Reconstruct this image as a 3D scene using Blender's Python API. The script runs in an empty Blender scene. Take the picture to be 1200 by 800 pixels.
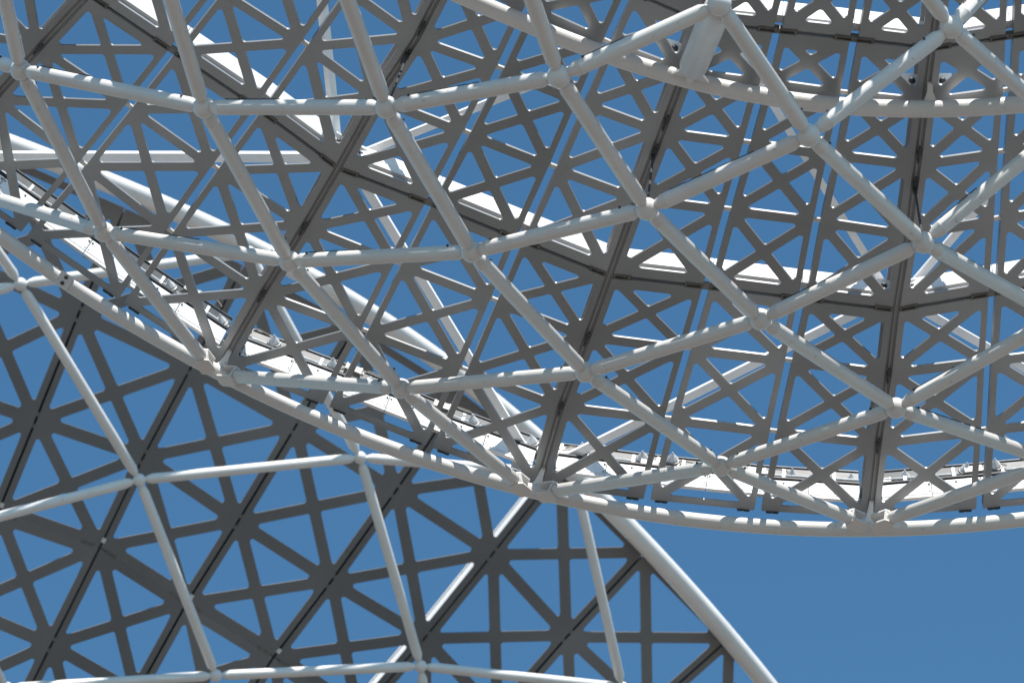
import bpy, math, random
import numpy as np
from mathutils import Vector
random.seed(7)
R = math.radians
scene = bpy.context.scene
COL = scene.collection

# ------------------------------------------------------------------ camera, sky, sun, exposure
PITCH = R(40)
FPX = 4500.0                       # focal length in photo pixels (1200 wide): a long lens
U = 0.01                           # one photo pixel at the canopy rim is about 1 cm
CAM = Vector((0, 0, 1.7))
RT = Vector((1, 0, 0))
UP = Vector((0, -math.sin(PITCH), math.cos(PITCH)))
FW = Vector((0, math.cos(PITCH), math.sin(PITCH)))
cd = bpy.data.cameras.new('camera')
cam = bpy.data.objects.new('camera', cd)
COL.objects.link(cam)
cam.location = CAM
cam.rotation_euler = (R(90) + PITCH, 0, 0)
cd.lens = 36.0 * FPX / 1200.0
cd.sensor_width = 36.0
cd.clip_start = 0.5
cd.clip_end = 5000
cd.dof.use_dof = True
cd.dof.focus_distance = 43.0
cd.dof.aperture_fstop = 1.8
scene.camera = cam

SUNC = (0.16, 0.95, 0.12)          # right, up, forward of the camera: the sun stands high behind the viewer
SUN = (RT * SUNC[0] + UP * SUNC[1] + FW * SUNC[2]).normalized()
elev = math.asin(SUN.z)
azim = math.atan2(SUN.x, SUN.y)
world = bpy.data.worlds.new('World')
scene.world = world
world.use_nodes = True
nt = world.node_tree
nt.nodes.clear()
sky = nt.nodes.new('ShaderNodeTexSky')
sky.sky_type = 'NISHITA'
sky.sun_disc = False
sky.sun_elevation = elev
sky.sun_rotation = azim
sky.air_density = 1.0
sky.dust_density = 0.3
sky.ozone_density = 1.0
bg = nt.nodes.new('ShaderNodeBackground')
bg.inputs['Strength'].default_value = 0.094
ow = nt.nodes.new('ShaderNodeOutputWorld')
tint = nt.nodes.new('ShaderNodeMixRGB')           # the whole sky a clearer blue, as after a polarising filter
tint.blend_type = 'MULTIPLY'
tint.inputs[0].default_value = 1.0
tint.inputs[2].default_value = (0.57, 0.99, 1.12, 1)
nt.links.new(sky.outputs[0], tint.inputs[1])
nt.links.new(tint.outputs[0], bg.inputs[0])
nt.links.new(bg.outputs[0], ow.inputs[0])

sl = bpy.data.lights.new('sun', 'SUN')
sl.energy = 5.0
sl.angle = R(0.53)
sl.color = (1.0, 0.955, 0.90)
so = bpy.data.objects.new('sun', sl)
COL.objects.link(so)
so.rotation_euler = SUN.to_track_quat('Z', 'Y').to_euler()
so.location = (0, 0, 120)

scene.view_settings.view_transform = 'Standard'
scene.view_settings.look = 'None'
scene.view_settings.exposure = 0.5
scene.view_settings.gamma = 1.0
scene.render.engine = 'CYCLES'
scene.cycles.max_bounces = 8
scene.cycles.diffuse_bounces = 5

# ------------------------------------------------------------------ materials
def mat(name, col, rough=0.5, metal=0.0, var=0.08, scale=3.0, speck=0.0, bump=0.0, bscale=60.0, coat=0.0, ribs=0.0, rnd=0.0):
    m = bpy.data.materials.new(name)
    m.use_nodes = True
    n, l = m.node_tree.nodes, m.node_tree.links
    b = n['Principled BSDF']
    b.inputs['Roughness'].default_value = rough
    b.inputs['Metallic'].default_value = metal
    b.inputs['Coat Weight'].default_value = coat
    tc = n.new('ShaderNodeTexCoord')
    nz = n.new('ShaderNodeTexNoise')
    nz.inputs['Scale'].default_value = scale
    nz.inputs['Detail'].default_value = 6
    l.new(tc.outputs['Object'], nz.inputs['Vector'])
    cr = n.new('ShaderNodeValToRGB')
    cr.color_ramp.elements[0].position = 0.3
    cr.color_ramp.elements[1].position = 0.7
    c0 = [c * (1 - var) for c in col] + [1]
    c1 = [min(1, c * (1 + var)) for c in col] + [1]
    cr.color_ramp.elements[0].color = c0
    cr.color_ramp.elements[1].color = c1
    l.new(nz.outputs[0], cr.inputs[0])
    out = cr.outputs[0]
    if speck > 0:                                    # scuffs and grime spots left by the erection crew
        n2 = n.new('ShaderNodeTexNoise')
        n2.inputs['Scale'].default_value = 9.0
        n2.inputs['Detail'].default_value = 9
        n2.inputs['Roughness'].default_value = 0.75
        l.new(tc.outputs['Object'], n2.inputs['Vector'])
        r2 = n.new('ShaderNodeValToRGB')
        r2.color_ramp.elements[0].position = 0.60
        r2.color_ramp.elements[0].color = (0, 0, 0, 1)
        r2.color_ramp.elements[1].position = 0.72
        r2.color_ramp.elements[1].color = (speck, speck, speck, 1)
        l.new(n2.outputs[0], r2.inputs[0])
        mx = n.new('ShaderNodeMixRGB')
        l.new(r2.outputs[0], mx.inputs[0])
        l.new(out, mx.inputs[1])
        mx.inputs[2].default_value = (0.13, 0.115, 0.095, 1)
        out = mx.outputs[0]
    if rnd > 0:                                      # uneven bounce light put into the coating colour, one random value per plate
        oi = n.new('ShaderNodeObjectInfo')
        mr = n.new('ShaderNodeMapRange')
        mr.inputs[3].default_value = 1 - rnd
        mr.inputs[4].default_value = 1 + rnd
        l.new(oi.outputs['Random'], mr.inputs[0])
        hs = n.new('ShaderNodeHueSaturation')
        l.new(mr.outputs[0], hs.inputs['Value'])
        l.new(out, hs.inputs['Color'])
        out = hs.outputs[0]
    l.new(out, b.inputs['Base Color'])
    rr = n.new('ShaderNodeMapRange')
    rr.inputs[3].default_value = rough - 0.08
    rr.inputs[4].default_value = rough + 0.10
    l.new(nz.outputs[0], rr.inputs[0])
    l.new(rr.outputs[0], b.inputs['Roughness'])
    if bump > 0:
        nb = n.new('ShaderNodeTexNoise')
        nb.inputs['Scale'].default_value = bscale
        nb.inputs['Detail'].default_value = 4
        l.new(tc.outputs['Object'], nb.inputs['Vector'])
        bp = n.new('ShaderNodeBump')
        bp.inputs['Strength'].default_value = bump
        bp.inputs['Distance'].default_value = 0.004
        l.new(nb.outputs[0], bp.inputs['Height'])
        l.new(bp.outputs[0], b.inputs['Normal'])
    if ribs > 0:                                     # fine press ribs of the white trim sheet
        wv = n.new('ShaderNodeTexWave')
        wv.inputs['Scale'].default_value = 9.0
        wv.inputs['Distortion'].default_value = 0.6
        l.new(tc.outputs['Object'], wv.inputs['Vector'])
        bp = n.new('ShaderNodeBump')
        bp.inputs['Strength'].default_value = ribs
        bp.inputs['Distance'].default_value = 0.006
        l.new(wv.outputs['Fac'], bp.inputs['Height'])
        l.new(bp.outputs[0], b.inputs['Normal'])
    return m

M_TUBE = mat('white_tube_paint', (0.69, 0.676, 0.655), 0.36, var=0.05, scale=1.6, speck=0.55, bump=0.05)
M_FARTUBE = mat('white_far_tube_paint', (0.74, 0.72, 0.695), 0.38, var=0.05, scale=1.6, speck=0.4)
M_FARPANEL = mat('shaded_panel_coating', (0.170, 0.170, 0.170), 0.44, metal=0.2, rnd=0.10, var=0.07, scale=0.9)  # the near plates' coating again, darkened to paint in the far section's shade
M_PANEL = mat('grey_panel_coating', (0.305, 0.313, 0.318), 0.38, metal=0.25, rnd=0.16, speck=0.25, var=0.10, scale=0.9, bump=0.06, bscale=90)
M_RIB = mat('grey_rib_paint', (0.30, 0.298, 0.295), 0.5, var=0.08, scale=2.0, speck=0.3)
M_WHITE = mat('white_trim_sheet', (0.80, 0.785, 0.765), 0.5, var=0.04, scale=2.0, speck=0.25, ribs=0.10)
M_BRACE = mat('white_brace_paint', (0.84, 0.825, 0.80), 0.42, var=0.05, scale=2.0, speck=0.3)
M_SHADESHEET = mat('shade_grey_sheet', (0.095, 0.095, 0.094), 0.5, metal=0.3, var=0.16, scale=6.0, speck=0.3)  # tray upstand: its shade is put into the dark base colour
M_DARK = mat('dark_steel', (0.045, 0.046, 0.05), 0.55, var=0.2, scale=8.0)
M_CLIP = mat('hinge_metal', (0.16, 0.155, 0.14), 0.45, metal=0.5, var=0.2, scale=12)
M_SEAMSHADE = mat('seam_shade_black', (0.02, 0.021, 0.023), 0.7, var=0.2)  # near black, painted for the shade between the far plate flanges
M_BOLT = mat('pale_bolt', (0.66, 0.64, 0.60), 0.4, var=0.1, scale=12)
M_LAMP = mat('lamp_metal', (0.62, 0.61, 0.58), 0.3, metal=0.35, var=0.15, scale=12)
M_CABLE = mat('lamp_cable', (0.28, 0.24, 0.20), 0.6, var=0.15)
M_DRIVER = mat('driver_case', (0.36, 0.34, 0.31), 0.5, metal=0.2, var=0.3, scale=9, speck=0.5)
M_UNSEENGROUND = mat('unseen_pale_paving', (0.118, 0.104, 0.091), 0.85, var=0.12, scale=0.4)
M_GLASS = bpy.data.materials.new('lamp_glass')
M_GLASS.use_nodes = True
gb = M_GLASS.node_tree.nodes['Principled BSDF']
gb.inputs['Base Color'].default_value = (0.72, 0.71, 0.69, 1)
gb.inputs['Roughness'].default_value = 0.25
gb.inputs['Transmission Weight'].default_value = 0.15
# ------------------------------------------------------------------ mesh building
class MB:
    def __init__(s):
        s.v, s.f = [], []
    def add(s, vs, fs):
        o = len(s.v)
        s.v += [Vector(p) for p in vs]
        s.f += [tuple(i + o for i in f) for f in fs]
    def hexa(s, p):              # p: 4 corners of one end, 4 of the other
        s.add(p, [(0, 1, 2, 3), (7, 6, 5, 4), (0, 4, 5, 1), (1, 5, 6, 2), (2, 6, 7, 3), (3, 7, 4, 0)])
    def box(s, c, ax, ay, az):   # centre and three half-axis vectors
        p = []
        for z in (-1, 1):
            for x, y in ((-1, -1), (1, -1), (1, 1), (-1, 1)):
                p.append(c + ax * x + ay * y + az * z)
        s.hexa(p)
    def sweep(s, pts, prof, cap=True):
        """pts: list of (point, axisA, axisB); prof: list of closed outlines [(a, b), ...]"""
        n = len(prof)
        vs, fs = [], []
        for p, a, b in pts:
            vs += [p + a * q[0] + b * q[1] for q in prof]
        for i in range(len(pts) - 1):
            for j in range(n):
                k = (j + 1) % n
                fs.append((i * n + j, i * n + k, (i + 1) * n + k, (i + 1) * n + j))
        if cap:
            fs.append(tuple(range(n))[::-1])
            fs.append(tuple((len(pts) - 1) * n + j for j in range(n)))
        s.add(vs, fs)
    def tube(s, pts, rad, seg=20):
        pts = [Vector(p) for p in pts]
        if not isinstance(rad, (list, tuple)):
            rad = [rad] * len(pts)
        t0 = (pts[1] - pts[0]).normalized()
        a = t0.cross(Vector((0.3, 0.2, 1))).normalized()
        vs, fs = [], []
        for i, p in enumerate(pts):
            t = (pts[min(i + 1, len(pts) - 1)] - pts[max(i - 1, 0)]).normalized()
            a = (a - t * a.dot(t)).normalized()
            b = t.cross(a)
            for k in range(seg):
                w = 2 * math.pi * k / seg
                vs.append(p + (a * math.cos(w) + b * math.sin(w)) * rad[i])
        for i in range(len(pts) - 1):
            for k in range(seg):
                k2 = (k + 1) % seg
                fs.append((i * seg + k, i * seg + k2, (i + 1) * seg + k2, (i + 1) * seg + k))
        fs.append(tuple(range(seg))[::-1])
        fs.append(tuple((len(pts) - 1) * seg + k for k in range(seg)))
        s.add(vs, fs)
    def sphere(s, c, r, seg=24, ring=14):
        vs, fs = [c + Vector((0, 0, r))], []
        for i in range(1, ring):
            th = math.pi * i / ring
            for k in range(seg):
                w = 2 * math.pi * k / seg
                vs.append(c + Vector((math.sin(th) * math.cos(w), math.sin(th) * math.sin(w), math.cos(th))) * r)
        vs.append(c - Vector((0, 0, r)))
        for k in range(seg):
            fs.append((0, 1 + k, 1 + (k + 1) % seg))
            e = 1 + (ring - 2) * seg
            fs.append((e + (k + 1) % seg, e + k, len(vs) - 1))
        for i in range(ring - 2):
            for k in range(seg):
                a = 1 + i * seg
                fs.append((a + k, a + seg + k, a + seg + (k + 1) % seg, a + (k + 1) % seg))
        s.add(vs, fs)
    def build(s, name, material, parent=None, origin=None, weld=0.0, smooth=True, angle=35):
        me = bpy.data.meshes.new(name)
        o0 = Vector((0, 0, 0))
        if parent is not None:
            o0 = ORIGIN[parent.name]
        elif origin is not None:
            o0 = origin
        me.from_pydata([tuple(v - o0) for v in s.v], [], s.f)
        import bmesh
        bm = bmesh.new()
        bm.from_mesh(me)
        if weld:
            bmesh.ops.remove_doubles(bm, verts=bm.verts, dist=weld)
        bmesh.ops.recalc_face_normals(bm, faces=bm.faces)
        bm.to_mesh(me)
        bm.free()
        if smooth:
            me.polygons.foreach_set('use_smooth', [True] * len(me.polygons))
            me.set_sharp_from_angle(angle=R(angle))
        me.materials.append(material)
        ob = bpy.data.objects.new(name, me)
        COL.objects.link(ob)
        if parent is not None:
            ob.parent = parent
            ORIGIN[ob.name] = ORIGIN[parent.name]
        elif origin is not None:
            ob.location = origin
        return ob

ORIGIN = {}
def thing(name, label, cat, loc, group=None):
    e = bpy.data.objects.new(name, None)
    COL.objects.link(e)
    e.location = loc
    e['label'] = label
    e['category'] = cat
    if group:
        e['group'] = group
    ORIGIN[e.name] = Vector(loc)
    return e

# ------------------------------------------------------------------ surveying: the two curved layers of the near canopy
def W(x, y, d):                    # a bearing and a depth (in cm beyond 45 m) to a point in the place
    z = (FPX + d) * U
    return CAM + RT * ((x - 600) / FPX * z) + UP * ((400 - y) / FPX * z) + FW * z

# slope samples of the lower chord net (square cells of equal tubes): x, y, dz/dx, dz/dy
S = [(950, 460, -.09, 1.84), (800, 90, -.007, .667), (240, 150, -1.07, 1.55), (560, 450, -.495, 2.26), (600, 280, -.30, 1.38)]
A, Bv = [], []
for x, y, gx, gy in S:
    X, Y = x / 1000, y / 1000
    A.append([1, 0, X, Y, 0]); Bv.append(gx)
    A.append([0, 1, 0, X, Y]); Bv.append(gy)
ca, cdd, cb, cc, ce = np.linalg.lstsq(np.array(A), np.array(Bv), rcond=None)[0]
def dn_raw(x, y):
    X, Y = x / 1000, y / 1000
    return 1000 * (ca * X + cdd * Y + cb * X * X / 2 + cc * X * Y + ce * Y * Y / 2)
D0 = dn_raw(800, 605)
def dn(x, y):                      # lower (tube) layer
    return dn_raw(x, y) - D0
RIM = [(-220, 95), (-100, 196), (0, 281), (73, 331), (148, 374), (204, 405), (310, 457), (360, 490), (476, 533), (580, 565), (650, 583),
       (720, 595), (800, 606), (840, 611), (960, 619), (1080, 619), (1200, 608), (1330, 588), (1460, 555)]
rp = np.polyfit([p[0] for p in RIM], [p[1] for p in RIM], 5)
def yrim(x):
    return float(np.polyval(rp, min(max(x, -220), 1460)))
rq = np.polyfit([p[0] for p in RIM], [dn(*p) for p in RIM], 4)
def drim(x):
    return float(np.polyval(rq, min(max(x, -260), 1500)))
GP = 1.0
def dp(x, y):                      # upper (panel) layer
    h = yrim(x) - y
    return drim(x) + 40 - GP * h
class Layer:
    """a curved sheet given by its depth; pt(x, y, h) stands h cm off it on the sunny side"""
    def __init__(s, depth):
        s.d = depth
    def n(s, x, y):
        e = 4.0
        a = W(x + e, y, s.d(x + e, y)) - W(x - e, y, s.d(x - e, y))
        b = W(x, y + e, s.d(x, y + e)) - W(x, y - e, s.d(x, y - e))
        m = a.cross(b).normalized()
        return m if m.dot(FW) > 0 else -m
    def pt(s, x, y, h=0.0):
        p = W(x, y, s.d(x, y))
        return p + s.n(x, y) * (h * U) if h else p
NEAR = Layer(dp)

# ------------------------------------------------------------------ ground far below (out of frame, it throws light up at the soffits)
g = MB()
g.add([(-3000, -3000, 0), (3000, -3000, 0), (3000, 3000, 0), (-3000, 3000, 0)], [(0, 1, 2, 3)])
go = g.build('unseen_ground', M_UNSEENGROUND, smooth=False)
go['kind'] = 'structure'

# ------------------------------------------------------------------ perforated plates
def plate_triangle(mb, P, offs, rad, outn, thick, walls):
    """one triangle of a plate with a round-cornered triangular hole; P three corners, offs distance of the hole from each side"""
    a, b, c = P
    ex = (b - a).normalized()
    nz = (b - a).cross(c - a).normalized()
    ey = nz.cross(ex)
    q = [((p - a).dot(ex), (p - a).dot(ey)) for p in P]
    lines = []
    for i in range(3):
        x0, y0 = q[i]; x1, y1 = q[(i + 1) % 3]
        L = math.hypot(x1 - x0, y1 - y0)
        nx, ny = -(y1 - y0) / L, (x1 - x0) / L          # inward for ccw
        lines.append((nx, ny, nx * x0 + ny * y0 + offs[i]))
    def isect(l, m):
        d = l[0] * m[1] - l[1] * m[0]
        return ((l[2] * m[1] - l[1] * m[2]) / d, (l[0] * m[2] - l[2] * m[0]) / d)
    h = [isect(lines[(i + 2) % 3], lines[i]) for i in range(3)]
    area = (h[1][0] - h[0][0]) * (h[2][1] - h[0][1]) - (h[1][1] - h[0][1]) * (h[2][0] - h[0][0])
    ok = area > 0 and all(lines[i][0] * h[(i + 2) % 3][0] + lines[i][1] * h[(i + 2) % 3][1] > lines[i][2] for i in range(3))
    per = sum(math.dist(h[i], h[(i + 1) % 3]) for i in range(3))
    if ok and area / per < 0.035:
        ok = False
    T = outn * thick
    to3 = lambda p: a + ex * p[0] + ey * p[1]
    base = len(mb.v)
    if not ok:
        mb.add([a, b, c, a + T, b + T, c + T], [(0, 1, 2), (5, 4, 3)])
        for i in range(3):
            if walls[i]:
                j = (i + 1) % 3
                mb.f.append((base + i, base + j, base + 3 + j, base + 3 + i))
        return
    K = 5
    arcs = []
    for i in range(3):
        p = h[i]; pa = h[(i + 2) % 3]; pb = h[(i + 1) % 3]
        da = math.dist(p, pa); db = math.dist(p, pb)
        ua = ((pa[0] - p[0]) / da, (pa[1] - p[1]) / da)
        ub = ((pb[0] - p[0]) / db, (pb[1] - p[1]) / db)
        th = math.acos(max(-1, min(1, ua[0] * ub[0] + ua[1] * ub[1]))) / 2
        tl = min(rad / math.tan(th), 0.36 * da, 0.36 * db)
        r = tl * math.tan(th)
        bx, by = ua[0] + ub[0], ua[1] + ub[1]
        bl = math.hypot(bx, by)
        cx, cy = p[0] + bx / bl * r / math.sin(th), p[1] + by / bl * r / math.sin(th)
        s0 = (p[0] + ua[0] * tl - cx, p[1] + ua[1] * tl - cy)
        s1 = (p[0] + ub[0] * tl - cx, p[1] + ub[1] * tl - cy)
        w0 = math.atan2(s0[1], s0[0]); w1 = math.atan2(s1[1], s1[0])
        dw = (w1 - w0 + math.pi) % (2 * math.pi) - math.pi
        arcs.append([(cx + r * math.cos(w0 + dw * k / (K - 1)), cy + r * math.sin(w0 + dw * k / (K - 1))) for k in range(K)])
    vs = [a, b, c] + [to3(p) for arc in arcs for p in arc]
    n = len(vs)
    vs = vs + [v + T for v in vs]
    fs = []
    H = lambda i, k: 3 + i * K + k
    for i in range(3):
        j = (i + 1) % 3
        for k in range(K - 1):
            fs.append((i, H(i, k + 1), H(i, k)))
            fs.append((n + i, n + H(i, k), n + H(i, k + 1)))
        fs.append((i, j, H(j, 0), H(i, K - 1)))
        fs.append((n + i, n + H(i, K - 1), n + H(j, 0), n + j))
        if walls[i]:
            fs.append((i, n + i, n + j, j))
    m = 3 * K
    for t in range(m):
        t2 = (t + 1) % m
        fs.append((3 + t, 3 + t2, n + 3 + t2, n + 3 + t))
    mb.add(vs, fs)

class Grid:
    """surveyed corners of the plate grid: g[u][v] = (x, y)"""
    def __init__(s, table):
        s.g = table
    def at(s, u, v):
        us = sorted(s.g)
        u0 = int(min(max(math.floor(u), us[0]), us[-1] - 1))
        vs = sorted(s.g[u0])
        v0 = int(min(max(math.floor(v), vs[0]), vs[-1] - 1))
        fu, fv = u - u0, v - v0
        a, b = s.g[u0], s.g[u0 + 1]
        r = []
        for k in (0, 1):
            lo = a[v0][k] * (1 - fu) + b[v0][k] * fu
            hi = a[v0 + 1][k] * (1 - fu) + b[v0 + 1][k] * fu
            r.append(lo * (1 - fv) + hi * fv)
        return r[0], r[1]

def make_plate(grid, layer, u, v0, v1, parent, sc, endgap, endw, gap=4.2, edge=7.0, barh=7.1, diag=6.2, rad=3.2, flange=11.0, thick=2.2, pm=None):
    mb = MB()
    s3 = sc * U
    def span(v):
        p, q = grid.at(u, v), grid.at(u + 1, v)
        return (layer.pt(*p) - layer.pt(*q)).length / U
    rows = list(range(v0, v1))
    left, right = [], []
    for v in rows:
        va, vb = float(v), float(v + 1)
        la = (layer.pt(*grid.at(u, v)) - layer.pt(*grid.at(u, v + 1))).length / U
        if v == v0: va += endgap[0] * sc / la
        if v == v1 - 1: vb -= endgap[1] * sc / la
        fa, fb = gap * sc / span(va), gap * sc / span(vb)
        px = [grid.at(u + fa, va), grid.at(u + 1 - fa, va), grid.at(u + 1 - fb, vb), grid.at(u + fb, vb)]
        # crossing point of the two diagonals
        (x1, y1), (x2, y2), (x3, y3), (x4, y4) = px
        den = (x1 - x3) * (y2 - y4) - (y1 - y3) * (x2 - x4)
        t = ((x1 - x2) * (y2 - y4) - (y1 - y2) * (x2 - x4)) / den
        cpx = (x1 + t * (x3 - x1), y1 + t * (y3 - y1))
        P = [layer.pt(*p) for p in px]
        C = layer.pt(*cpx)
        nn = layer.n(*cpx)
        wlo = (endw[0] if v == v0 else barh) * s3
        whi = (endw[1] if v == v1 - 1 else barh) * s3
        side = [(0, 1, wlo, v == v0), (1, 2, edge * s3, True), (2, 3, whi, v == v1 - 1), (3, 0, edge * s3, True)]
        for i, j, w, wall in side:
            tri = [P[i], P[j], C]
            of = [w, diag * s3, diag * s3]
            wl = [wall, False, False]
            q = (tri[1] - tri[0]).cross(tri[2] - tri[0])
            plate_triangle(mb, tri, of, rad * s3, nn, thick * s3, wl)
        left.append((P[0], P[3], nn)); right.append((P[1], P[2], nn))
    pm = pm or M_PANEL
    pl = mb.build('panel', pm, parent, weld=0.0006, smooth=False)
    # folded flanges along both long sides
    for edges, other in ((left, right), (right, left)):
        fl = MB()
        for (p, q, nn), (p2, q2, _) in zip(edges, other):
            inn = ((p2 + q2) - (p + q)).normalized()
            t = inn * (1.2 * s3)
            b = nn * (thick * s3 + 0.0005); h = nn * (flange * s3)
            i0 = inn * 0.0008
            fl.hexa([p + b + i0, q + b + i0, q + b + i0 + t, p + b + i0 + t, p + h + i0, q + h + i0, q + h + i0 + t, p + h + i0 + t])
        fl.build('panel_flange', pm, pl, smooth=False, weld=0.004)
    return pl

def fill(table, vmax, damp=0.95):
    for u in table:
        r = table[u]
        v = max(r)
        while v < vmax:
            x0, y0 = r[v - 1]; x1, y1 = r[v]
            r[v + 1] = (x1 + (x1 - x0) * damp, y1 + (y1 - y0) * damp)
            v += 1

F = {
 -10: [(-174, 108), (-94, 27), (-42, -32), (16, -94), (70, -165)],
 -9: [(-86, 196), (-6, 115), (46, 56), (104, -6), (158, -76)],
 -8: [(28, 274), (96, 193), (150, 126), (202, 60), (257, -10)],
 -7: [(142, 353), (198, 272), (251, 198), (303, 128), (356, 53), (403, -14)],
 -6: [(259, 429), (307, 345), (356, 266), (396, 197), (441, 116), (487, 47), (526, -30)],
 -5: [(382, 475), (426, 389), (466, 310), (503, 238), (546, 157), (585, 82), (619, 10)],
 -4: [(503, 523), (543, 434), (578, 353), (609, 281), (647, 197), (680, 121), (710, 51), (738, -10)],
 -3: [(631, 569), (657, 477), (688, 395), (714, 323), (746, 234), (775, 156), (801, 86), (821, 26)],
 -2: [(758, 585), (782, 492), (806, 410), (828, 336), (852, 247), (875, 169), (895, 98), (911, 36)],
 -1: [(888, 598), (906, 507), (924, 424), (940, 350), (957, 260), (974, 182), (989, 111), (1001, 46)],
 0: [(1019, 606), (1029, 520), (1041, 438), (1050, 363), (1064, 276), (1075, 194), (1084, 121), (1092, 57)],
 1: [(1148, 596), (1154, 505), (1158, 424), (1163, 344), (1169, 258), (1174, 180), (1180, 108), (1183, 43)],
 2: [(1276, 584), (1278, 491), (1277, 409), (1276, 325), (1274, 240), (1273, 164), (1274, 95), (1274, 30)],
 3: [(1404, 570), (1402, 477), (1396, 394), (1389, 306), (1379, 222), (1372, 148), (1368, 82), (1365, 17)],
 4: [(1520, 540), (1514, 450), (1505, 365), (1495, 280), (1482, 196), (1472, 124), (1464, 60), (1458, -5)],
}
F = {u: {v: p for v, p in enumerate(r)} for u, r in F.items()}
for u in F:
    if len(F[u]) < 8:
        fill({u: F[u]}, 7, 0.95)
fill(F, 8, 1.15)
fill(F, 11, 0.97)
GF = Grid(F)

canopy = thing('lattice_canopy', 'large lattice canopy overhead with thick white tubes under perforated grey panels', 'canopy', NEAR.pt(700, 330))
MODS = [(0, 3, (0.0, 3.0), (10.0, 15.0)), (3, 7, (3.0, 3.0), (15.0, 20.0)), (7, 10, (3.0, 3.0), (15.0, 15.0))]
plates = {}
for v0, v1, eg, ew in MODS:
    for u in range(-10, 4):
        plates[(u, v0)] = make_plate(GF, NEAR, u, v0, v1, canopy, 1.0, eg, ew)

def dirs(grid, layer, u, v):
    """unit directions along u, along v and outward at a grid position"""
    e = 0.06
    p = layer.pt(*grid.at(u, v))
    a = (layer.pt(*grid.at(u + e, v)) - layer.pt(*grid.at(u - e, v))).normalized()
    b = (layer.pt(*grid.at(u, v + e)) - layer.pt(*grid.at(u, v - e))).normalized()
    n = layer.n(*grid.at(u, v))
    return p, a, b, n

# spacer bolts across the open gaps and hinges on the cross seams
for u in range(-9, 4):
    for v in range(1, 10):
        if v in (3, 7):
            continue
        x, y = GF.at(u, v)
        if not (-40 < x < 1240 and -40 < y < 660) or u % 3 == 0:
            continue
        p, a, b, n = dirs(GF, NEAR, u, v)
        m = MB()
        m.tube([p - a * 0.041 + n * 0.035, p - a * 0.014 + n * 0.035, p + a * 0.014 + n * 0.035, p + a * 0.041 + n * 0.035], 0.028, 12)
        v0 = 0 if v < 3 else 3 if v < 7 else 7
        m.build('spacer_bolt', M_BOLT, plates[(u, v0)])
for v in (3, 7, 0):
    for u in range(-9, 4):
        for sgn in (-1, 1):
            if v == 0 and u % 3 == 0:
                continue
            x, y = GF.at(u, v)
            if not (-60 < x < 1260 and -60 < y < 660):
                continue
            p, a, b, n = dirs(GF, NEAR, u + sgn * 0.13, v)
            c = p + n * (0.012 if v else -0.01) + (b * 0.02 if v == 0 else b * 0)
            m = MB()
            if v:
                m.box(c - b * 0.030, a * 0.10, b * 0.008, n * 0.02)
                m.box(c + b * 0.030, a * 0.10, b * 0.008, n * 0.02)
                m.box(c - a * 0.085, a * 0.012, b * 0.021, n * 0.018)
                m.box(c + a * 0.085, a * 0.012, b * 0.021, n * 0.018)
                m.box(c + n * 0.006, a * 0.07, b * 0.021, n * 0.008)
            else:
                c = p - b * 0.012 + n * 0.012
                m.box(c, a * 0.075, b * 0.008, n * 0.022)
                m.box(c - b * 0.013 + a * 0.038, a * 0.028, b * 0.006, n * 0.018)
                m.box(c - b * 0.013 - a * 0.038, a * 0.028, b * 0.006, n * 0.018)
            h = m.build('hinge', M_CLIP if v else M_DARK, plates[(u if sgn > 0 else u - 1, v if v < 7 else 7)], smooth=False)

# ribs on the thick seams: rolled sections just above the plates
for u in (-9, -6, -3, 0, 3):
    pts = []
    k = 0.0
    while k <= 10.01:
        p, a, b, n = dirs(GF, NEAR, u, k + 0.04)
        pts.append((p, a, n)); k += 0.25
    m = MB()
    q = lambda h0, h1, w: [(-w * U, h0 * U), (w * U, h0 * U), (w * U, h1 * U), (-w * U, h1 * U)]
    m.sweep(pts, q(4, 6.5, 6.5))
    m.sweep(pts, q(6.6, 26, 1.6))
    m.sweep(pts, q(26.1, 29, 12))
    m.build('rib', M_RIB, canopy, smooth=False)
    m = MB()
    m.sweep(pts, q(2.4, 3.9, 1.1))
    m.build('seam_strip', M_RIB, canopy, smooth=False)
    for v in (1, 2, 4.75, 5.2, 8):
        if not -30 < GF.at(u, v)[0] < 1230 or not -30 < GF.at(u, v)[1] < 640:
            continue
        p, a, b, n = dirs(GF, NEAR, u, v)
        m = MB()
        m.box(p - n * 0.004, a * 0.018, b * 0.03, n * 0.02)
        m.box(p - n * 0.03 + b * 0.09, a * 0.012, b * 0.03, n * 0.012)
        m.box(p - n * 0.02 - b * 0.09, a * 0.012, b * 0.02, n * 0.02)
        m.tube([p - n * 0.03 - b * 0.13, p - n * 0.03 + b * 0.10], 0.008, 8)
        m.build('rib_clamp', M_DARK, canopy, smooth=False)

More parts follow.
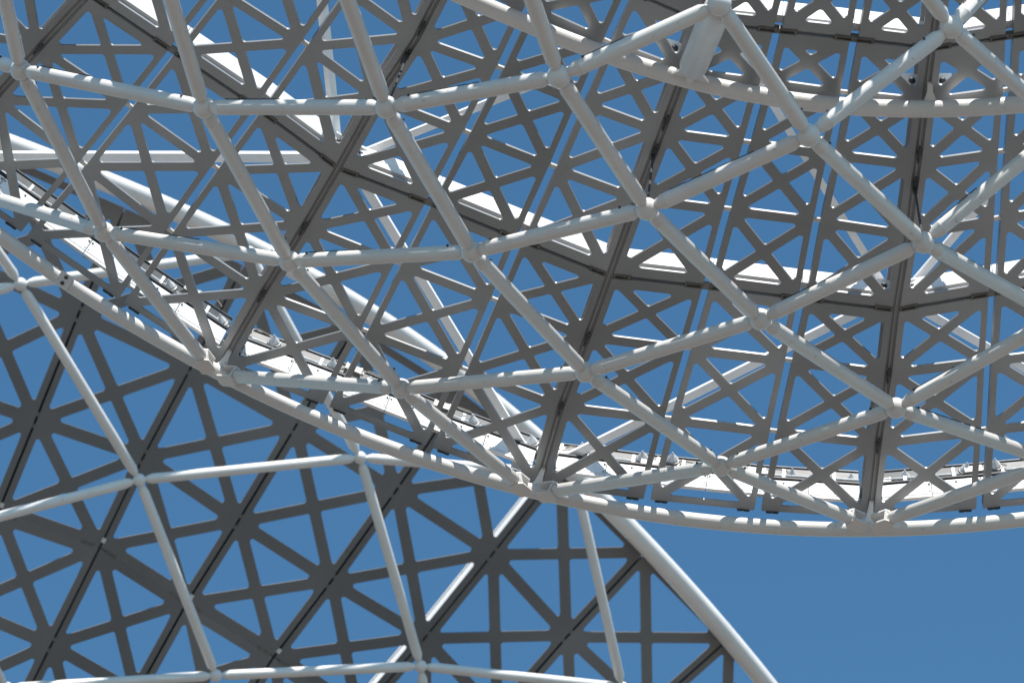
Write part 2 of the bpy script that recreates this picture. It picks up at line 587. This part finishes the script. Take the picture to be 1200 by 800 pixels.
# white purlins on the cross seams, standing on the sunny side
for v in (3, 7):
    for u0 in (-9, -6, -3, 0):
      for ks in range(3):
        pts = []
        for k in range(7):
            f = u0 + 0.07 + (3 - 0.14) * (ks + 0.004 + 0.992 * k / 6) / 3
            p, a, b, n = dirs(GF, NEAR, f, v + 0.10)
            pts.append((p, b, n))
        m = MB()
        r = lambda b0, b1, h0, h1: [(b0 * U, h0 * U), (b1 * U, h0 * U), (b1 * U, h1 * U), (b0 * U, h1 * U)]
        m.sweep(pts, r(-5, 3, 15, 30))
        m.sweep(pts, r(3.2, 5.0, 12, 15.5))
        m.sweep(pts, r(-6, 5.5, 8, 11.5))
        pu = m.build('purlin', M_WHITE, canopy, smooth=False)
        m = MB()
        sp = []
        for k in range(7):
            p, a, b, n = dirs(GF, NEAR, u0 + 0.05 + 2.9 * (ks + k / 6) / 3, v)
            sp.append((p, b, n))
        m.sweep(sp, r(-10, 2, 5, 6.5))
        m.build('seam_backing', M_RIB, pu, smooth=False)

# ------------------------------------------------------------------ rim: tube, lamp tray, upstand
def rim_pt(x, dy=0.0, dd=0.0):
    return W(x, yrim(x) + dy, drim(x) + dd)
m = MB()
m.tube([rim_pt(x) for x in range(-220, 1470, 20)], 0.088, 28)
rim = m.build('rim_tube', M_TUBE, canopy)
p = rim_pt(75); t = (rim_pt(80) - rim_pt(70)).normalized()
toc = (CAM - p).normalized(); sd = t.cross(toc).normalized(); toc = sd.cross(t)
m = MB()
m.box(p + toc * 0.055 - sd * 0.01, t * 0.085, sd * 0.085, toc * 0.048)
c = m.build('splice_collar', M_TUBE, rim, smooth=False)
for s in (-1, 1):
    m = MB()
    q = p + toc * 0.10 + sd * (0.04 * s) - sd * 0.01
    m.tube([q, q + toc * 0.012, q + toc * 0.02], [0.024, 0.024, 0.012], 12)
    m.build('collar_bolt', M_DARK, rim)

for u0 in (-9, -6, -3, 0):
    fas, ups = [], []
    for k in range(13):
        f = u0 + 0.10 + 2.80 * k / 12
        p, a, b, n = dirs(GF, NEAR, f, 0.16)
        fas.append((p, b, n))
        p, a, b, n = dirs(GF, NEAR, f, 0.02)
        ups.append((p, b, n))
    r = lambda b0, b1, h0, h1: [(b0 * U, h0 * U), (b1 * U, h0 * U), (b1 * U, h1 * U), (b0 * U, h1 * U)]
    for ks in range(6):
        seg = []
        for k in range(5):
            p, a, b, n = dirs(GF, NEAR, u0 + 0.10 + 2.80 * (ks + 0.008 + 0.984 * k / 4) / 6, 0.16)
            seg.append((p + b * random.uniform(-.002, .002), b, n))
        m = MB()
        m.sweep(seg, r(-6, 0, 8, 31))
        m.sweep(seg, r(0.2, 2.2, 5, 8.5))
        m.sweep(seg, r(0.2, 1.2, 11, 13))
        fa = m.build('rim_fascia', M_WHITE, canopy, smooth=False)
        for k in (0, 2, 4):                              # rivets
            p, b, n = seg[k]
            a = b.cross(n) * (0.03 if k == 0 else -0.03 if k == 4 else 0)
            for h in (.14, .27):
                m = MB()
                q = p + n * h + a
                m.tube([q, q + b * .008, q + b * .012], [.013, .013, .006], 8)
                m.build('rivet', M_CLIP, fa)
    m = MB()
    m.sweep(fas, r(-22, 1.5, 33.5, 35.5))
    m.build('tray_lip', M_DARK, canopy, smooth=False)
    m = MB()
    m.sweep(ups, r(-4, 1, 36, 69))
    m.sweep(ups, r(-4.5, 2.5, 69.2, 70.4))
    up_ = m.build('tray_upstand', M_SHADESHEET, canopy, smooth=False)
    m = MB()
    m.tube([p + n * .52 + b * .05 for p, b, n in ups], .018, 10)
    m.build('conduit', M_LAMP, up_)
    m = MB()
    for k in range(1, 12, 2):
        p, b, n = ups[k]
        a = b.cross(n)
        m.box(p + n * .50 + b * .03, a * .018, b * .045, n * .11)
        m.box(p + n * .40 + b * .09, a * .018, b * .06, n * .012)
    o = m.build('tray_strut', M_BRACE, up_, smooth=False)
    o['kind'] = 'stuff'

# ------------------------------------------------------------------ lower chord: balls and tubes
N = {
 'a0': (24, 82), 'a1': (239, 126), 'a2': (453, 126), 'a3': (655, 90), 'a4': (843, 5), 'a5': (1000, -118),
 'b0': (122, 272), 'b1': (339, 306), 'b2': (553, 295), 'b3': (758, 245), 'b4': (948, 159), 'b5': (1115, 32), 'b6': (1238, -105),
 'c1': (470, 455), 'c2': (686, 436), 'c3': (891, 374), 'c4': (1082, 284), 'c5': (1247, 149),
 'd2': (845, 546), 'd3': (1050, 478), 'd4': (1240, 372), 'e4': (1236, 541),
 'z0': (-8, -62), 'z1': (183, -55), 'z2': (388, -52), 'z3': (602, -62), 'z4': (748, -150),
 'am': (-185, 10), 'bm': (-105, 202),
}
BR = {'rL': (236, 418), 'rL2': (276, 441), 'rM': (604, 563), 'rM2': (650, 575), 'rR': (996, 607), 'rR2': (1042, 608)}
P3 = {k: W(x, y, dn(x, y)) for k, (x, y) in N.items()}
for k, (x, y) in BR.items():
    P3[k] = W(x, y, dn(x, y) - 6)
RB = 0.117
RTU = 0.079
for k in N:
    if k in ('am', 'bm'):
        continue
    m = MB()
    m.sphere(P3[k], RB)
    b = m.build('ball_node', M_TUBE, canopy)
def chord(i, j, rt=RTU, ei=True, ej=True):
    a, b = P3[i], P3[j]
    L = (b - a).length
    t = (b - a) / L
    pr = []
    if ei:
        pr += [(0.085, 0.045), (0.118, 0.047), (0.12, 0.055), (0.138, 0.058), (0.19, rt), (0.235, rt), (0.237, rt * 1.012), (0.25, rt * 1.012), (0.252, rt)]
    else:
        pr += [(0.0, rt * 0.8), (0.03, rt)]
    if ej:
        pr += [(L - x, r) for x, r in reversed([(0.085, 0.045), (0.118, 0.047), (0.12, 0.055), (0.138, 0.058), (0.19, rt)])]
    else:
        pr += [(L - 0.03, rt), (L, rt * 0.8)]
    m = MB()
    m.tube([a + t * x for x, r in pr], [r for x, r in pr], 24)
    tb = m.build('chord_tube', M_TUBE, canopy)
    up = (UP - t * UP.dot(t)).normalized()
    for x in ((0.30,) if ei else ()) + ((L - 0.30,) if ej else ()):
        sd = (up * math.cos(0.5) + t.cross(up) * math.sin(0.5) * random.choice((-1, 1)))
        q = a + t * x + sd * (rt - .004)
        m = MB()
        m.tube([q, q + sd * .018, q + sd * .024], [.014, .014, .008], 8)
        m.build('set_screw', M_DARK, tb)
    if ei and ej and random.random() < 0.55:             # thin lighting lead clipped along the tube
        x0, x1 = 0.3, L * random.uniform(.35, .7)
        ph = random.uniform(0, 6)
        m = MB()
        m.tube([a + t * (x0 + (x1 - x0) * k / 14) + up * (rt + .003 + .006 * abs(math.sin(ph + k * 1.3))) for k in range(15)], .0055, 6)
        m.build('lead', M_DARK, tb)
    return tb
for pair in ('a0 a1', 'a1 a2', 'a2 a3', 'a3 a4', 'a4 a5', 'b0 b1', 'b1 b2', 'b2 b3', 'b3 b4', 'b4 b5', 'b5 b6', 'c1 c2', 'c2 c3', 'c3 c4', 'c4 c5',
             'd2 d3', 'd3 d4', 'a0 b0', 'a1 b1', 'a2 b2', 'a3 b3', 'a4 b4', 'b1 c1', 'b2 c2', 'b3 c3', 'b4 c4', 'c2 d2', 'c3 d3', 'c4 d4',
             'a5 b5', 'b5 c5', 'd3 e4', 'c5 d4', 'd4 e4', 'z0 a0', 'z1 a1', 'z2 a2', 'z3 a3', 'z4 a4', 'z0 z1', 'z1 z2', 'z2 z3', 'z3 z4', 'b6 c5'):
    i, j = pair.split()
    chord(i, j)
for i, j in (('b0', 'rL'), ('c1', 'rL2'), ('c1', 'rM'), ('d2', 'rM2'), ('d2', 'rR'), ('e4', 'rR2'), ('a0', 'am'), ('b0', 'bm')):
    chord(i, j, RTU, True, False)

# bolted channel brackets where the tubes land on the rim, and the gusset between them
def channel_bracket(end, frm, xr):
    e = P3[end]
    t = (e - P3[frm]).normalized()
    toc = (CAM - e).normalized()
    s = t.cross(toc).normalized()
    toc = s.cross(t)
    kk = -(UP * 0.62 + FW * 0.78)
    kk = (kk - t * kk.dot(t)).normalized()
    s = t.cross(kk)
    m = MB()
    c = e + t * 0.09
    for sg in (-1, 1):                               # the two flanges, cut to a blunt hexagon
        o = c + kk * (0.078 * sg)
        out = [(-.12, -.05), (-.085, -.09), (.10, -.09), (.13, -.05), (.13, .05), (.10, .09), (-.085, .09), (-.12, .05)]
        m.add([o + t * x + s * y - kk * .011 for x, y in out] + [o + t * x + s * y + kk * .011 for x, y in out],
              [tuple(range(8)), tuple(range(15, 7, -1))] + [(i, (i + 1) % 8, 8 + (i + 1) % 8, 8 + i) for i in range(8)])
    m.box(c - t * 0.085, t * 0.013, s * 0.084, kk * 0.066)
    br = m.build('rim_bracket', M_TUBE, canopy, smooth=False)
    m = MB()
    q = c - t * 0.07
    m.tube([q, q + t * 0.03, q + t * 0.04], [0.03, 0.03, 0.018], 10)
    m.build('bracket_nut', M_DARK, br)
    m = MB()                                         # saddle block down to the rim tube
    r = rim_pt(xr)
    w = (r - c - t * .05)
    m.box(c + t * .05 + w * 0.5, w * 0.5, t * 0.05, toc * 0.04)
    m.build('bracket_saddle', M_TUBE, br, smooth=False)
channel_bracket('rL', 'b0', 246); channel_bracket('rL2', 'c1', 266)
channel_bracket('rM', 'c1', 615); channel_bracket('rM2', 'd2', 638)
channel_bracket('rR', 'd2', 1006); channel_bracket('rR2', 'e4', 1030)
for x, u in ((256, -6), (627, -3), (1018, 0)):
    p, a, b, n = dirs(GF, NEAR, u, 0.22)
    lo = rim_pt(x)
    m = MB()
    wl = (rim_pt(x + 5) - rim_pt(x - 5)).normalized()
    prof = [(0, .15), (.15, .10), (.35, .05), (.65, .032), (1, .024)]
    m.sweep([(lo.lerp(p, f), wl * k, n) for f, k in prof], [(-1, -.015), (1, -.015), (1, .015), (-1, .015)])
    m.build('rim_gusset', M_TUBE, canopy, smooth=False)

# ------------------------------------------------------------------ ring tube and the stout post that carries it
RING = [(430, -52), (520, -13), (608, 23), (680, 54), (760, 80), (860, 107), (940, 119), (1010, 126), (1080, 128), (1200, 122), (1300, 111), (1400, 94)]
gp = np.polyfit([q[0] for q in RING], [q[1] for q in RING], 5)
def ring_pt(x, dy=0.0, off=-26):
    y = float(np.polyval(gp, x))
    return W(x, y + dy, dp(x, y) + off)
m = MB()
m.tube([ring_pt(x) for x in range(430, 1400, 16)], 0.092, 28)
m.build('ring_tube', M_TUBE, canopy)
top = W(812, 79, dp(812, 79) - 62)
a4 = P3['a4']
t = (top - a4).normalized()
L = (top - a4).length
m = MB()
pr = [(0.09, 0.06), (0.12, 0.10), (0.2, 0.135), (L * .45, 0.145), (L - 0.10, 0.145), (L - 0.045, 0.134), (L - 0.012, 0.104), (L, 0.07)]
m.tube([a4 + t * x for x, r in pr], [r for x, r in pr], 28)
post = m.build('ring_post', M_TUBE, canopy)
rp_ = ring_pt(809)
m = MB()
m.tube([top - t * 0.01, (top + rp_) / 2, rp_], [0.05, 0.045, 0.06], 14)
wl = (ring_pt(815) - ring_pt(803)).normalized()
nn = NEAR.n(812, 85)
m.hexa([rp_ - wl * 0.24 - nn * .015, rp_ + wl * 0.24 - nn * .015, top + wl * 0.05 - nn * .015, top - wl * 0.05 - nn * .015,
        rp_ - wl * 0.24 + nn * .015, rp_ + wl * 0.24 + nn * .015, top + wl * 0.05 + nn * .015, top - wl * 0.05 + nn * .015])
m.build('post_gusset', M_TUBE, post, smooth=False)

def lug(x, y, u, v, size=0.10, face=1):
    """white lug plate with a dark bolt, standing on the rib"""
    p = W(x, y, dp(x, y) + 30)
    _, a, b, n = dirs(GF, NEAR, u, v)
    nf = (b * 0.8 - n * 0.6 + a * 0.12 * face).normalized()
    e2 = a - nf * a.dot(nf); e2.normalize()
    e3 = nf.cross(e2)
    m = MB()
    m.box(p, e2 * size, e3 * size * 0.80, nf * 0.012)
    o = m.build('lug_plate', M_BRACE, canopy, smooth=False)
    m = MB()
    q = p + nf * 0.012
    m.tube([q, q + nf * 0.02, q + nf * 0.035], [0.036, 0.036, 0.02], 12)
    m.build('lug_bolt', M_DARK, o)
for x, y, u, v in ((610, 542, -3, .2), (656, 547, -3, .2), (253, 402, -6, .2), (279, 416, -6, .2), (1005, 590, 0, .2), (1038, 590, 0, .2),
                   (1068, 95, 0, 6.5), (1104, 95, 0, 6.5), (790, 57, -3, 6.5), (396, 166, -6, 3.3), (422, 181, -6, 3.3), (1035, 335, 0, 3.3), (1069, 336, 0, 3.3)):
    lug(x, y, u, v)
for x, u in ((1090, 0),):
    p = NEAR.pt(x, 98, 2); lo = ring_pt(x)
    w = (ring_pt(x + 5) - ring_pt(x - 5)).normalized()
    n = NEAR.n(x, 100)
    m = MB()
    prof = [(0, .16), (.25, .07), (.6, .03), (1, .026)]
    m.sweep([(lo.lerp(p, f), w * k, n) for f, k in prof], [(-1, -.012), (1, -.012), (1, .012), (-1, .012)])
    m.build('ring_gusset', M_TUBE, canopy, smooth=False)

# tie rods from balls up to the ribs
for k, (x, y) in (('a2', (477, 66)), ('b3', (765, 184)), ('c4', (1072, 222))):
    a = P3[k]; b = NEAR.pt(x, y, 2)
    t = (b - a).normalized()
    m = MB()
    m.tube([a + t * .1, a + t * .15, a + t * .152, b - t * .2, b - t * .198, b], [.03, .03, .013, .013, .026, .026], 10)
    m.build('tie_rod', M_DARK, canopy)

# ------------------------------------------------------------------ straight white braces above the panels
def brace(a, b, w=0.062, h=34, hb=None):
    pa = W(*a, dp(*a) + 62); pb = W(*b, dp(*b) + 62)
    t = (pb - pa).normalized()
    n = NEAR.n((a[0] + b[0]) / 2, (a[1] + b[1]) / 2)
    s = t.cross(n).normalized(); n = s.cross(t)
    if s.dot(UP) < 0:
        s = -s
    s, n = s * .9 + n * .42, n * .9 - s * .42
    m = MB()
    m.sweep([(pa, s, n), (pb, s, n)], [(-w * .9, -w), (w * .9, -w), (w * .9, w), (-w * .9, w)])
    m.build('brace', M_BRACE, canopy, smooth=False)
brace((-95, 183), (378, 184), .058)
brace((366, -110), (394, 163), .045)
brace((424, 180), (818, 22), .045)
brace((412, 192), (622, 538), .055)
brace((650, 543), (1032, 352), .052)
brace((1068, 356), (1400, 545), .052)
brace((1034, 331), (838, 12), .045)
brace((1072, 330), (1350, 5), .045)

# ------------------------------------------------------------------ the far canopy section, beyond the near rim
FS = 64.0 / 45.0
BRIM = [(-140, 112), (-60, 142), (0, 166), (60, 190), (170, 230), (260, 269), (340, 315), (400, 350), (480, 399), (560, 454), (616, 500), (680, 561),
        (734, 620), (780, 665), (824, 709), (897, 798), (960, 884), (1010, 960)]
def df(x, y):
    return 1900 + 1.42 * (0.20 * (y - 600) + 0.35 * (x - 400))
FAR = Layer(df)
T = {
 0: {-2: (-190, 790), -1: (-155, 672), 0: (-121, 559), 1: (-84, 449), 2: (-40, 306), 3: (5, 186)},
 1: {-2: (-92, 822), -1: (-46, 710), 0: (-2, 600), 1: (42, 492), 2: (92, 368), 3: (146, 247)},
 2: {-2: (5, 866), -1: (60, 755), 0: (117, 641), 1: (168, 535), 2: (224, 430), 3: (284, 314)},
 3: {-2: (102, 915), -1: (160, 812), 0: (219, 706), 1: (279, 611), 2: (346, 500), 3: (416, 385)},
 4: {-2: (192, 968), -1: (255, 868), 0: (321, 769), 1: (388, 681), 2: (464, 575), 3: (540, 463)},
 5: {-2: (275, 1012), -1: (345, 925), 0: (420, 838), 1: (498, 747), 2: (577, 649), 3: (655, 551)},
 6: {-2: (330, 1120), -1: (412, 1026), 0: (500, 930), 1: (584, 838), 2: (665, 745), 3: (753, 650)},
 7: {-2: (400, 1215), -1: (490, 1118), 0: (582, 1018), 1: (672, 922), 2: (760, 832), 3: (852, 750)},
 8: {-2: (480, 1300), -1: (570, 1205), 0: (664, 1108), 1: (755, 1015), 2: (850, 925), 3: (945, 850)},
}
GT = Grid(T)
far = thing('lattice_canopy', 'darker lattice canopy section at lower left with thin tubes, behind the big rim', 'canopy', FAR.pt(400, 650))
fplates = {}
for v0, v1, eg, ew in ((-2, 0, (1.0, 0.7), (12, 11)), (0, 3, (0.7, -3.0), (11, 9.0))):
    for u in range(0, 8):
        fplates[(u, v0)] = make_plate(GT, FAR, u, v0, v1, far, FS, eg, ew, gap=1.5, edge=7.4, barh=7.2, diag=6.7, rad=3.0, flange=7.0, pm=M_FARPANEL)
for u in range(1, 8):
    pts = []
    k = -2.0
    while k <= 3.01:
        p, a, b, n = dirs(GT, FAR, u, min(k, 2.98))
        pts.append((p, a, n)); k += 0.25
    if u % 3 == 2:
        m = MB()
        q = lambda h0, h1, w: [(-w * U * FS, h0 * U * FS), (w * U * FS, h0 * U * FS), (w * U * FS, h1 * U * FS), (-w * U * FS, h1 * U * FS)]
        hh = 30 if u == 5 else 13
        m.sweep(pts, q(8, 9.5, 4))
        m.sweep(pts, q(9.6, hh, 2.5))
        m.sweep(pts, q(hh + .1, hh + 2, 4))
        m.build('rib', M_BRACE if u == 5 else M_RIB, far, smooth=False)
    else:
        m = MB()
        m.sweep(pts, [(-2.4 * U * FS, 10.5 * U), (2.4 * U * FS, 10.5 * U), (2.4 * U * FS, 12 * U), (-2.4 * U * FS, 12 * U)])
        m.build('seam_shade', M_SEAMSHADE, far, smooth=False)  # dark strip added to stand for the shade deep in the seam
    for v in (-1, 1, 2):
        p, a, b, n = dirs(GT, FAR, u, v)
        x, y = GT.at(u, v)
        if not (-20 < x < 900 and 150 < y < 820):
            continue
        m = MB()
        for s in (-1, 1):
            m.box(p + n * .02 + b * (.10 * s), a * .026, b * .035, n * .022)
        m.build('seam_clip', M_CLIP, far, smooth=False)
    x, y = GT.at(u, 0)
    if -20 < x < 900 and y < 830:
        for s in (-1, 1):
            p, a, b, n = dirs(GT, FAR, u + .12 * s, 0)
            m = MB()
            m.box(p + n * .01 - a * .06, a * .045, b * .026, n * .02)
            m.box(p + n * .01 + a * .07, a * .045, b * .026, n * .02)
            m.build('hinge', M_CLIP, far, smooth=False)
        p, a, b, n = dirs(GT, FAR, u, 0.08)
        m = MB()
        m.box(p - n * .01, a * .034, b * .04, n * .025)
        m.build('seam_button', M_BOLT, far, smooth=False)
for u0 in (-1, 2, 5):                                  # strip behind the far cross seam
    sp = []
    for k in range(13):
        f = min(max(u0 + 3 * k / 12, 0.0), 7.9)
        p, a, b, n = dirs(GT, FAR, f, 0)
        sp.append((p, b, n))
    m = MB()
    m.sweep(sp, [(-4 * U, 11.5 * U), (4 * U, 11.5 * U), (4 * U, 13 * U), (-4 * U, 13 * U)])
    m.build('seam_backing', M_RIB, far, smooth=False)
# far rim tube
def smooth_curve(pts, step):
    xs = np.array([q[0] for q in pts], float); ys = np.array([q[1] for q in pts], float)
    s = np.concatenate([[0], np.cumsum(np.hypot(np.diff(xs), np.diff(ys)))])
    px = np.polyfit(s, xs, 6); py = np.polyfit(s, ys, 6)
    out = []
    k = 0.0
    while k <= s[-1]:
        out.append((float(np.polyval(px, k)), float(np.polyval(py, k)))); k += step
    return out
fr = smooth_curve(BRIM, 18)
m = MB()
m.tube([W(x, y, df(x, y) - 14) for x, y in fr], 0.165, 28)
m.build('rim_tube', M_FARTUBE, far)
# far lower chord
FN = {'p0': (24, 333), 'p1': (292, 296), 'q0': (163, 562), 'q1': (422, 536), 'q2': (673, 556), 'qm': (-100, 631), 'pm': (-225, 398), 'om': (-118, 132),
      'r0': (253, 791), 'r1': (493, 780), 'r2': (729, 805), 'rm': (8, 806), 's1': (520, 990), 's2': (770, 1030), 'o1': (150, 60)}
F3 = {k: W(x, y, df(x, y) - 130) for k, (x, y) in FN.items()}
for k in FN:
    if k in ('om', 'o1', 's1', 's2'):
        continue
    m = MB()
    m.sphere(F3[k], 0.105, 20, 12)
    m.build('ball_node', M_FARTUBE, far)
for i, j in (('p0', 'p1'), ('q0', 'q1'), ('q1', 'q2'), ('r0', 'r1'), ('r1', 'r2'), ('p0', 'q0'), ('p1', 'q1'), ('q0', 'r0'), ('q1', 'r1'), ('q2', 'r2'),
             ('qm', 'q0'), ('pm', 'p0'), ('om', 'p0'), ('r1', 's1'), ('rm', 'r0'), ('qm', 'rm')):
    a, b = F3[i], F3[j]
    L = (b - a).length
    t = (b - a) / L
    rt = 0.083
    e = [(0.09, .04), (0.13, .045), (0.132, .058), (0.15, .062), (0.22, rt)]
    pr = e + [(L - x, r) for x, r in reversed(e)]
    m = MB()
    m.tube([a + t * x for x, r in pr], [r for x, r in pr], 20)
    m.build('chord_tube', M_FARTUBE, far)

# ------------------------------------------------------------------ spotlights in the rim tray: each a thing of its own
LAMPS = [(134, 304), (196, 345), (219, 363), (256, 386), (318, 410), (386, 437), (441, 462), (490, 480), (552, 503), (622, 527), (681, 536),
         (752, 546), (787, 548), (860, 557), (928, 567), (997, 573), (1061, 569), (1132, 560), (1168, 555)]
JOINTS = [(256, 'left rim bracket'), (627, 'middle rim bracket'), (1018, 'right rim bracket')]
ORD = ['first', 'second', 'third', 'fourth', 'fifth', 'sixth', 'seventh']
def lamp_label(i):
    x = LAMPS[i][0]
    jx, jn = min(JOINTS, key=lambda j: abs(j[0] - x))
    side = 'left' if x < jx else 'right'
    same = sorted([abs(q[0] - jx) for q in LAMPS if (q[0] < jx) == (x < jx) and min(JOINTS, key=lambda j: abs(j[0] - q[0]))[0] == jx])
    k = same.index(abs(x - jx))
    return 'clear spotlight on the white rim ledge, %s %s of the %s' % (ORD[k], side, jn)
for i, (x, y) in enumerate(LAMPS):
    # stand it on the tray, between fascia and upstand
    base = W(x, y, dp(x, y) + 66)
    p0, a, b, n = None, None, None, None
    n = NEAR.n(x, y)
    ax = (UP * 0.85 - FW * 0.5 + RT * random.uniform(-.15, .15)).normalized()
    c = base + n * 0.10
    lt = thing('spotlight', lamp_label(i), 'spotlight', base, 'spotlights along the rim tray')
    m = MB()
    m.tube([c - ax * .075, c - ax * .055, c - ax * .02, c + ax * .015, c + ax * .03], [.035, .066, .080, .080, .074], 18)
    body = m.build('lamp_body', M_LAMP, lt)
    m = MB()
    m.tube([c + ax * .005, c + ax * .008, c + ax * .022, c + ax * .025], [.080, .086, .086, .080], 18)
    m.build('lamp_ring', M_CLIP, body)
    m = MB()
    m.tube([c + ax * .031, c + ax * .045, c + ax * .075, c + ax * .105, c + ax * .135], [.072, .070, .050, .022, .006], 9)
    m.build('lens', M_GLASS, lt, angle=15)
    m = MB()
    sx = RT
    m.box(base + n * .03 - ax * .03, sx * .075, n * .035, ax * .012)
    m.box(base + n * .05 + sx * .075, sx * .008, n * .06, ax * .02)
    m.build('lamp_bracket', M_LAMP, lt, smooth=False)
    m = MB()
    d = 1 if i % 2 else -1
    pts = [c - ax * .05, c - ax * .06 + sx * (.07 * d), base + sx * (.15 * d) + n * .08, base + sx * (.21 * d) + n * .05, base + sx * (.28 * d) + n * .03]
    m.tube(pts, .012, 8)
    m.build('lamp_cable', M_CABLE, lt)
    m = MB()
    q = base + sx * (.27 * d) + n * .05
    tl = (NEAR.pt(x + 5, y + yrim(x + 5) - yrim(x)) - NEAR.pt(x - 5, y - yrim(x + 5) + yrim(x))).normalized()
    m.box(q, tl * .105, n * .045, (tl.cross(n)) * .04)
    m.box(q + tl * .12, tl * .012, n * .02, (tl.cross(n)) * .02)
    m.box(q - tl * .09, tl * .012, n * .05, (tl.cross(n)) * .044)
    m.box(q + tl * .09, tl * .012, n * .05, (tl.cross(n)) * .044)
    m.build('driver_box', M_DRIVER, lt, smooth=False)
    m = MB()
    w0 = q + tl * .13 + n * .03
    m.tube([w0, w0 + tl * .06 + n * .05, w0 + tl * .13 + n * .01 + UP * .03, w0 + tl * .20 + n * .045, w0 + tl * .27], .009, 6)
    m.build('loose_wire', M_CABLE, lt)
